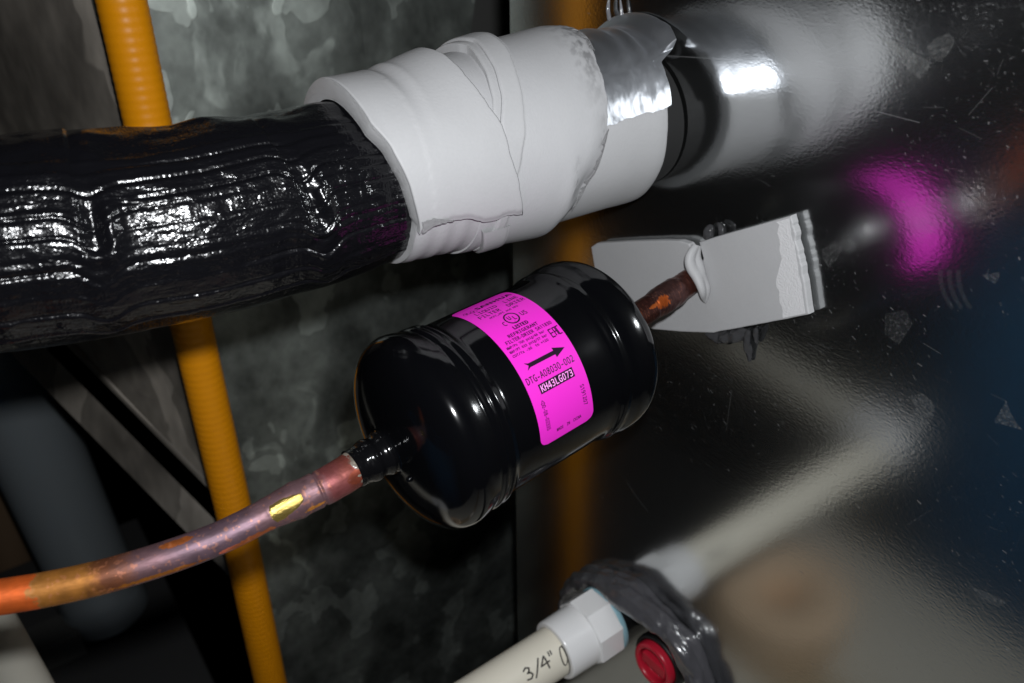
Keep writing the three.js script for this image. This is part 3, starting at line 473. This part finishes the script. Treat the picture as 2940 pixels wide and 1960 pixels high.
{
  const t = thing('copper_stub', 'short dark copper stub from the drier outlet into the foam pad', 'copper tube', onPanel(1990, 800));
  const a = DL.clone().addScaledVector(DU, 0.088), b = onPanel(1998, 797, 0.0035);
  const m1 = a.clone().lerp(b, 0.35), m2 = a.clone().lerp(b, 0.7);
  const c = curveOf([a, m1, m2, b]), len = c.getLength();
  const tx = copperTex(len, [[0, [0.36, 0.30, 0.26]], [0.006, [0.34, 0.20, 0.16]], [0.017, [0.30, 0.17, 0.15]], [0.022, [0.36, 0.25, 0.24]], [0.034, [0.40, 0.28, 0.27]], [0.042, [0.42, 0.24, 0.2]], [0.05, [0.6, 0.6, 0.6]]], [[0.0225, 0.0034, 0.15, 0.07, [0.74, 0.36, 0.15]], [0.0175, 0.002, 0.13, 0.025, [0.70, 0.36, 0.16]]]);
  tx.repeat.set(1 / len, 1);
  const bump = dataTex(256, 128, grey((x, y) => fbm(x * 60, y * 12, 4, 60, 12)));
  part('tube', sweep(c, 260, 48, (s, ph) => 0.0054 - 0.0003 * gauss(s - 0.0205, 0.0005) + 0.0006 * sst(0.021, 0.025, s) - 0.0007 * sst(0.034, 0.038, s) + 0.0009 * (fbm(s * 260, ph * 2.4, 3) - 0.5) * sst(0.022, 0.028, s)), phy({ map: tx, metalness: 0.8, roughness: 0.36, bumpMap: bump, bumpScale: 0.00025 }), t);
  part('solder_cap', sweep(curveOf([c.getPointAt(0.90), c.getPointAt(0.985)]), 14, 30, (s, ph) => 0.0053 + 0.0006 * (fbm(s * 700, ph * 2, 2) - 0.5)), std({ color: rgb(0.6, 0.61, 0.61), metalness: 0.9, roughness: 0.25, bumpMap: bump, bumpScale: 0.0003 }), t);
}

// ───────────────────────── slit foam pad round the stub ─────────────────────────
{
  const g = thing('foam_pad', 'slit white foam pad stuck on the panel around the copper stub', 'foam pad', onPanel(2000, 820));
  const D = 0.0042, th = 0.0036;
  const poly = (list) => { const s = new THREE.Shape(); list.forEach(([x, y], i) => { const p = onPanel(x, y, D); i ? s.lineTo(p.z, p.y) : s.moveTo(p.z, p.y); }); s.closePath(); return s; };
  const slab = (list, d0, tilt) => { const e = new THREE.ExtrudeGeometry(poly(list), { depth: th - 0.0012, bevelEnabled: true, bevelThickness: 0.0006, bevelSize: 0.0006, bevelOffset: -0.0006, bevelSegments: 3, curveSegments: 8 }); const p = e.attributes.position, u = e.attributes.uv; for (let i = 0; i < p.count; i++) { const z = p.getX(i), y = p.getY(i), q = p.getZ(i); p.setXYZ(i, -d0 + (th - 0.0012) - 0.0002 - q * -1 - th + 0.0012 + tilt(z, y), y, z); u.setXY(i, z * 12, y * 12); } e.computeVertexNormals(); return e; };
  const jagLine = (x0, y0, x1, y1, n, a) => { const r = []; for (let i = 0; i <= n; i++) { const t = i / n; r.push([lerp(x0, x1, t) + a * (fbm(t * 9 + x0, 2, 3) - 0.5) * 2, lerp(y0, y1, t) + a * (fbm(t * 9, x0, 3) - 0.5)]); } return r; };
  const sheet = [[1700, 708], [1716, 697], [1800, 692], [1900, 689], [1955, 690], [1980, 698], [1990, 712], [1975, 735], [1975, 790], [2010, 790], [2022, 740], [2010, 694], [2060, 678], [2160, 650], [2240, 627], ...jagLine(2276, 617, 2290, 690, 10, 5), ...jagLine(2296, 720, 2316, 830, 10, 4), [2322, 880], [2326, 900], ...jagLine(2320, 903, 2050, 954, 14, 2.5), [1960, 951], [1880, 944], [1830, 930], [1760, 900], [1720, 830]];
  const geo = slab(sheet, D, () => 0);
  part('foam_sheet', geo, foamMat, g);
  // the edge of the slit curled outwards over the stub
  const cu = curveOf([onPanel(2000, 704, 0.006), onPanel(1990, 745, 0.0085), onPanel(2006, 790, 0.0085), onPanel(2022, 830, 0.0080), onPanel(2024, 868, 0.006)]); const L = cu.getLength();
  part('curled_edge', sweep(cu, 60, 32, (s, ph) => { const t = s / L; return (0.0048 * (0.72 + 0.28 * Math.cos(ph * 2 + 1.2)) * (1 - 0.42 * t) * Math.sqrt(Math.max(0.02, Math.sin(Math.min(3.1, 0.25 + t * 2.85))))) + 0.0003 * Math.sin(t * 12 + ph * 2); }, [1, 1], true), foamMat, g);
  // paler strip where the foam skin is torn away
  const torn = [...jagLine(2238, 634, 2246, 740, 10, 6), ...jagLine(2236, 800, 2254, 912, 10, 7), [2318, 897], ...jagLine(2308, 830, 2270, 626, 14, 5)];
  const tg = new THREE.ShapeGeometry(poly(torn)); { const p = tg.attributes.position, u = tg.attributes.uv; for (let i = 0; i < p.count; i++) { const z = p.getX(i), y = p.getY(i); p.setXYZ(i, -D - 0.0011, y, z); u.setXY(i, z * 20, y * 20); } tg.computeVertexNormals(); }
  part('torn_skin', tg, phy({ color: rgb(0.54, 0.54, 0.545), roughness: 0.5, bumpMap: foamGrain, bumpScale: 0.00022 }), g, 'paler torn strip along one end of the foam pad');
  // sealant blobs, coloured dark as if clear over the dark panel
  const clear = phy({ color: rgb(0.04, 0.04, 0.042), roughness: 0.12, ior: 1.42 });
  for (const [list, r] of [[[[2040, 690, 0.003], [2036, 665, 0.003], [2042, 645, 0.002]], 0.0022], [[[2068, 680, 0.003], [2072, 660, 0.003], [2060, 640, 0.002]], 0.0012], [[[2030, 955, 0.003], [2070, 968, 0.002], [2110, 962, 0.002], [2150, 950, 0.002]], 0.0028], [[[2150, 945, 0.003], [2145, 985, 0.002], [2150, 1010, 0.001], [2152, 1036, 0.001]], 0.0016], [[[2172, 940, 0.003], [2170, 965, 0.002], [2173, 985, 0.001]], 0.0011]]) {
    const cv2 = curveOf(list.map(([x, y, d]) => onPanel(x, y, d))), l = cv2.getLength();
    part('sealant_blob', sweep(cv2, 40, 16, (s, ph) => r * (0.55 + 0.8 * fbm(s * 300, ph * 1.5, 2)) * (0.25 + 0.9 * Math.sqrt(Math.sin(clamp(s / l, 0.02, 0.98) * 3.14))), [1, 1], true), clear, g);
  }
}

// ───────────────────────── drain pipe, adapter, putty, plug ─────────────────────────
{
  const A = V(0, 0.6236, -0.2333), B = V(-0.273, 0.6164, -0.2341), U = B.clone().sub(A).normalize();
  const P = (d) => A.clone().addScaledVector(U, d);
  const t = thing('drain_pipe', 'cream plastic condensate drain pipe with a white threaded adapter', 'drain pipe', P(0.1));
  const cream = phy({ color: rgb(0.80, 0.77, 0.66), roughness: 0.33, specularIntensity: 0.8 });
  const white = phy({ color: rgb(0.90, 0.90, 0.90), roughness: 0.2 });
  const hollowBlack = std({ color: rgb(0.006, 0.006, 0.007), roughness: 0.5 });  // black colour stands for the dark hollow between adapter and sealant
  part('thread', revolve(A, U, [[0.001, 0.0128], ...Array.from({ length: 15 }, (_, i) => [0.002 + i * 0.0011, i % 2 ? 0.0128 : 0.0139]), [0.0185, 0.013]], 48, 0, false), hollowBlack, t);
  const hex = (d0, d1, r, m, name, ch = 0.0012, lab) => { const [e1, e2] = frame(U); const s = new THREE.Shape(); for (let k = 0; k < 8; k++) { const a = (k + 0.35) * Math.PI / 4; k ? s.lineTo(r * Math.cos(a), r * Math.sin(a)) : s.moveTo(r * Math.cos(a), r * Math.sin(a)); } s.closePath(); const e = new THREE.ExtrudeGeometry(s, { depth: d1 - d0 - 2 * ch, bevelEnabled: true, bevelThickness: ch, bevelSize: ch, bevelOffset: -ch, bevelSegments: 3 }); const p = e.attributes.position; for (let i = 0; i < p.count; i++) { const q = P(d0 + ch + p.getZ(i)).addScaledVector(e1, p.getX(i)).addScaledVector(e2, p.getY(i)); p.setXYZ(i, q.x, q.y, q.z); } e.computeVertexNormals(); return part(name, e, m, t, lab); };
  hex(0.0155, 0.0325, 0.0198, white, 'adapter_nut');
  part('primer_ring', revolve(A, U, [[0.0126, 0.0140], [0.0128, 0.0180], [0.0136, 0.0192], [0.0160, 0.0194], [0.0164, 0.0188]], 64, 0, false), phy({ color: rgb(0.30, 0.52, 0.60), roughness: 0.35 }), t, 'pale blue primer smear on the adapter shoulder');
  part('adapter_socket', revolve(A, U, [[0.030, 0.0176], [0.034, 0.0174], [0.044, 0.0171], [0.0495, 0.0170], [0.0508, 0.0167], [0.0512, 0.0160], [0.0511, 0.0141]], 96, 0, false), white, t);
  // pipe with the marker writing
  const cw = document.createElement('canvas'); cw.width = 1024; cw.height = 1024; const x = cw.getContext('2d'); x.fillStyle = '#efe9d8'; x.fillRect(0, 0, 1024, 1024);
  x.strokeStyle = '#23201d'; x.lineCap = x.lineJoin = 'round';
  // canvas: x = metres along the pipe (0..0.1 from d = 0.04), y = angle 0..360
  const q = (d, dg) => [(d - 0.04) / 0.1 * 1024, (1 - ((dg + 360) % 360) / 360) * 1024];
  const pen = (list, w) => { x.lineWidth = w; x.beginPath(); list.forEach(([d, a], i) => { const p = q(d, a); i ? x.lineTo(...p) : x.moveTo(...p); }); x.stroke(); };
  // baseline runs along the pipe towards the panel; tops of the letters point up the pipe's side
  pen([[0.0772, 32], [0.0755, 28], [0.0738, 32], [0.0745, 38], [0.0758, 40], [0.0740, 42], [0.0733, 48], [0.0748, 54], [0.0772, 52]], 9);
  pen([[0.0668, 26], [0.0722, 58]], 9); pen([[0.0636, 28], [0.0672, 44], [0.0618, 43]], 9); pen([[0.0634, 30], [0.0632, 56]], 9);
  pen([[0.0602, 26], [0.0604, 34]], 8); pen([[0.0588, 26], [0.0590, 34]], 8);
  x.lineWidth = 7; { const c0 = q(0.0530, 52); x.beginPath(); x.ellipse(c0[0], c0[1], 18, 60, 0.1, 0, 7); x.stroke(); } pen([[0.0514, -60], [0.0515, 30]], 6);
  const ptx = canvasTex(cw);
  const pc = curveOf([P(0.036), P(0.1), P(0.255)]);
  const pg = sweep(pc, 60, 72, () => 0.0139); { const u = pg.attributes.uv; for (let i = 0; i < u.count; i++) u.setXY(i, (u.getX(i) - 0.004) / 0.1, u.getY(i)); }
  ptx.wrapS = THREE.ClampToEdgeWrapping;
  part('pipe', pg, phy({ map: ptx, color: rgb(0.98, 0.98, 0.98), roughness: 0.33, specularIntensity: 0.8 }), t, 'cream pipe with 3/4 inch written on it in marker');
  const el = P(0.273), rd = V(-0.306, 0.6046, -0.470).sub(el).normalize(), run = el.clone().addScaledVector(rd, 0.75);
  part('elbow', sweep(curveOf([P(0.245), P(0.262), el.clone().addScaledVector(rd, 0.006).addScaledVector(U, 0.002), el.clone().addScaledVector(rd, 0.030)]), 40, 48, () => 0.0172), white, t);
  part('pipe', sweep(curveOf([el.clone().addScaledVector(rd, 0.02), el.clone().lerp(run, 0.5), run.clone()]), 40, 48, () => 0.0145), cream, t, 'cream pipe run past the elbow');
}
{
  const g = thing('sealant_bead', 'smeared thick dark grey duct sealant bead beside the drain adapter', 'sealant', onPanel(1850, 1740));
  const m = phy({ color: rgb(0.075, 0.074, 0.082), roughness: 0.30, clearcoat: 0.8, clearcoatRoughness: 0.12, bumpMap: foamGrain, bumpScale: 0.0002 });
  const pts = [[1628, 1760, 0.001], [1638, 1700, 0.002], [1676, 1664, 0.003], [1740, 1664, 0.005], [1808, 1700, 0.006], [1865, 1748, 0.006], [1918, 1795, 0.006], [1958, 1845, 0.006], [1990, 1900, 0.005], [2020, 1965, 0.005], [2050, 2040, 0.004], [2080, 2120, 0.003]].map(([x, y, d]) => onPanel(x, y, d));
  const c = curveOf(pts), L = c.getLength();
  part('bead', sweep(c, 240, 48, (s, ph) => { const t = s / L; const w = 0.0092 * (0.6 + 0.4 * sst(0, 0.2, t)) * (1 - 0.22 * sst(0.5, 1, t)); const k = Math.sin(ph) * 1.7 + 3, k2 = Math.cos(ph) * 1.7 + 9; return w * (0.84 + 0.16 * Math.cos(2 * ph)) + 0.0060 * (fbm(s * 48, k, 2) - 0.5) + 0.0036 * (fbm(s * 95, k2, 3) - 0.5) + 0.0012 * Math.abs(fbm(s * 40 + k * 2, k2, 2) - 0.5); }, [12, 1], true), m, g);
}
{
  const o = onPanel(1876, 1908, 0.010); const N = V(-1, 0.05, 0.03).normalize();
  const g = thing('drain_plug', 'round red plastic drain plug with a black rim under the grey sealant', 'plug', V(0, o.y, o.z));
  const base = o.clone().addScaledVector(N, -0.0095);
  const red = phy({ color: rgb(0.50, 0.014, 0.035), roughness: 0.3 });
  part('rim', revolve(base, N, [[0, 0.0160], [0.004, 0.0163], [0.0068, 0.0160], [0.0078, 0.0152], [0.0072, 0.0136], [0.004, 0.0132]], 64, 0, false), std({ color: rgb(0.004, 0.004, 0.004), roughness: 0.5 }), g);
  part('cap', revolve(base, N, [[0.003, 0.0134], [0.0095, 0.0133], [0.0108, 0.0128], [0.0113, 0.0118], [0.0110, 0.0104], [0.0098, 0.0098], [0.0060, 0.0095], [0.0056, 0.004], [0.0056, 0.00001]], 64, 120, true), red, g);
  const [e1, e2] = frame(N);
  const bar = (u0, u1, w0, w1, h) => { const b = new RoundedBoxGeometry(u1 - u0, w1 - w0, h, 2, 0.0008); const mm = new THREE.Matrix4().makeBasis(e2, e1, N); b.translate((u0 + u1) / 2, (w0 + w1) / 2, 0); b.applyMatrix4(mm); const q = base.clone().addScaledVector(N, 0.005 + h / 2); b.translate(q.x, q.y, q.z); return b; };
  part('grip', bar(-0.0085, 0.0085, -0.0034, 0.0034, 0.0050), red, g);
}

// ───────────────────────── out of the frame, seen only as reflections ─────────────────────────
{
  const kraft = dataTex(256, 256, grey((x, y) => 0.82 + 0.18 * fbm(x * 8, y * 30, 4, 8, 30)));
  const card = std({ color: rgb(0.70, 0.67, 0.58), map: tiled(kraft, 4, 4), roughness: 0.85 });
  const b = thing('stand_in_box', 'pale box added as stand-in for an unknown surface mirrored in the panel', 'stand_in_box', V(-0.2, -0.2, 0));  // added box, there only for the pale patch mirrored low in the panel
  part('box', boxAt(-0.362, -0.02, -0.2, 0.43, -0.325, 0.25, 0.003), card, b);
  part('closing_tape', boxAt(-0.21, -0.16, 0.4295, 0.4305, -0.324, 0.249, 0.0002), phy({ color: rgb(0.42, 0.33, 0.2), roughness: 0.3 }), b);
  const r = thing('stand_in_roll', 'tan roll added as stand-in for an unknown thing mirrored in the panel', 'tape roll', V(-0.215, 0.431, -0.262));  // added roll, gives the panel its round tan reflection
  part('tape', revolve(V(-0.215, 0.431, -0.262), UP, [[0, 0.020], [0, 0.052], [0.002, 0.054], [0.043, 0.054], [0.045, 0.052], [0.045, 0.020], [0, 0.020]], 64, 0, false), std({ color: rgb(0.95, 0.70, 0.47), roughness: 0.6 }), r);
  const tb = thing('stand_in_tub', 'blue tub added as stand-in for an unknown blue thing mirrored in the panel', 'tub', V(-0.88, -0.2, -0.20));  // added tub, there only for the blue tint reflected in the panel
  part('tub_wall', revolve(V(-0.88, -0.2, -0.20), UP, [[0, 0.00001], [0, 0.24], [0.02, 0.26], [0.85, 0.30], [0.86, 0.315], [0.875, 0.315], [0.88, 0.30], [0.86, 0.29], [0.04, 0.25], [0.035, 0.00001]], 96, 0, false), phy({ color: rgb(0.03, 0.30, 0.68), roughness: 0.5 }), tb);
}
{
  const t = thing('smartphone', 'black phone with its flash lit, held out in front of the pipes', 'phone', EYE.clone().addScaledVector(FWD, -0.006));
  const M = new THREE.Matrix4().makeBasis(RIGHT, DOWN.clone().negate(), FWD.clone().negate());
  const put = (geo, r, d, f) => { geo.applyMatrix4(M); const p = EYE.clone().addScaledVector(RIGHT, r).addScaledVector(DOWN, d).addScaledVector(FWD, f); geo.translate(p.x, p.y, p.z); return geo; };
  const blk = phy({ color: rgb(0.01, 0.01, 0.011), roughness: 0.25 });
  part('body', put(new RoundedBoxGeometry(0.152, 0.074, 0.008, 3, 0.0035), 0.045, 0.0, -0.0085), blk, t);
  part('lens', put(new THREE.TorusGeometry(0.006, 0.0006, 10, 40), 0, 0, -0.0042), blk, t);
  part('flash_lamp', put(new THREE.CylinderGeometry(0.0016, 0.0016, 0.0006, 24).rotateX(Math.PI / 2), 0.010, -0.024, -0.0042), new THREE.MeshStandardMaterial({ color: 0xffffff, emissive: 0xfff8ee, emissiveIntensity: 3 }), t);
}

renderer.render(scene, camera);
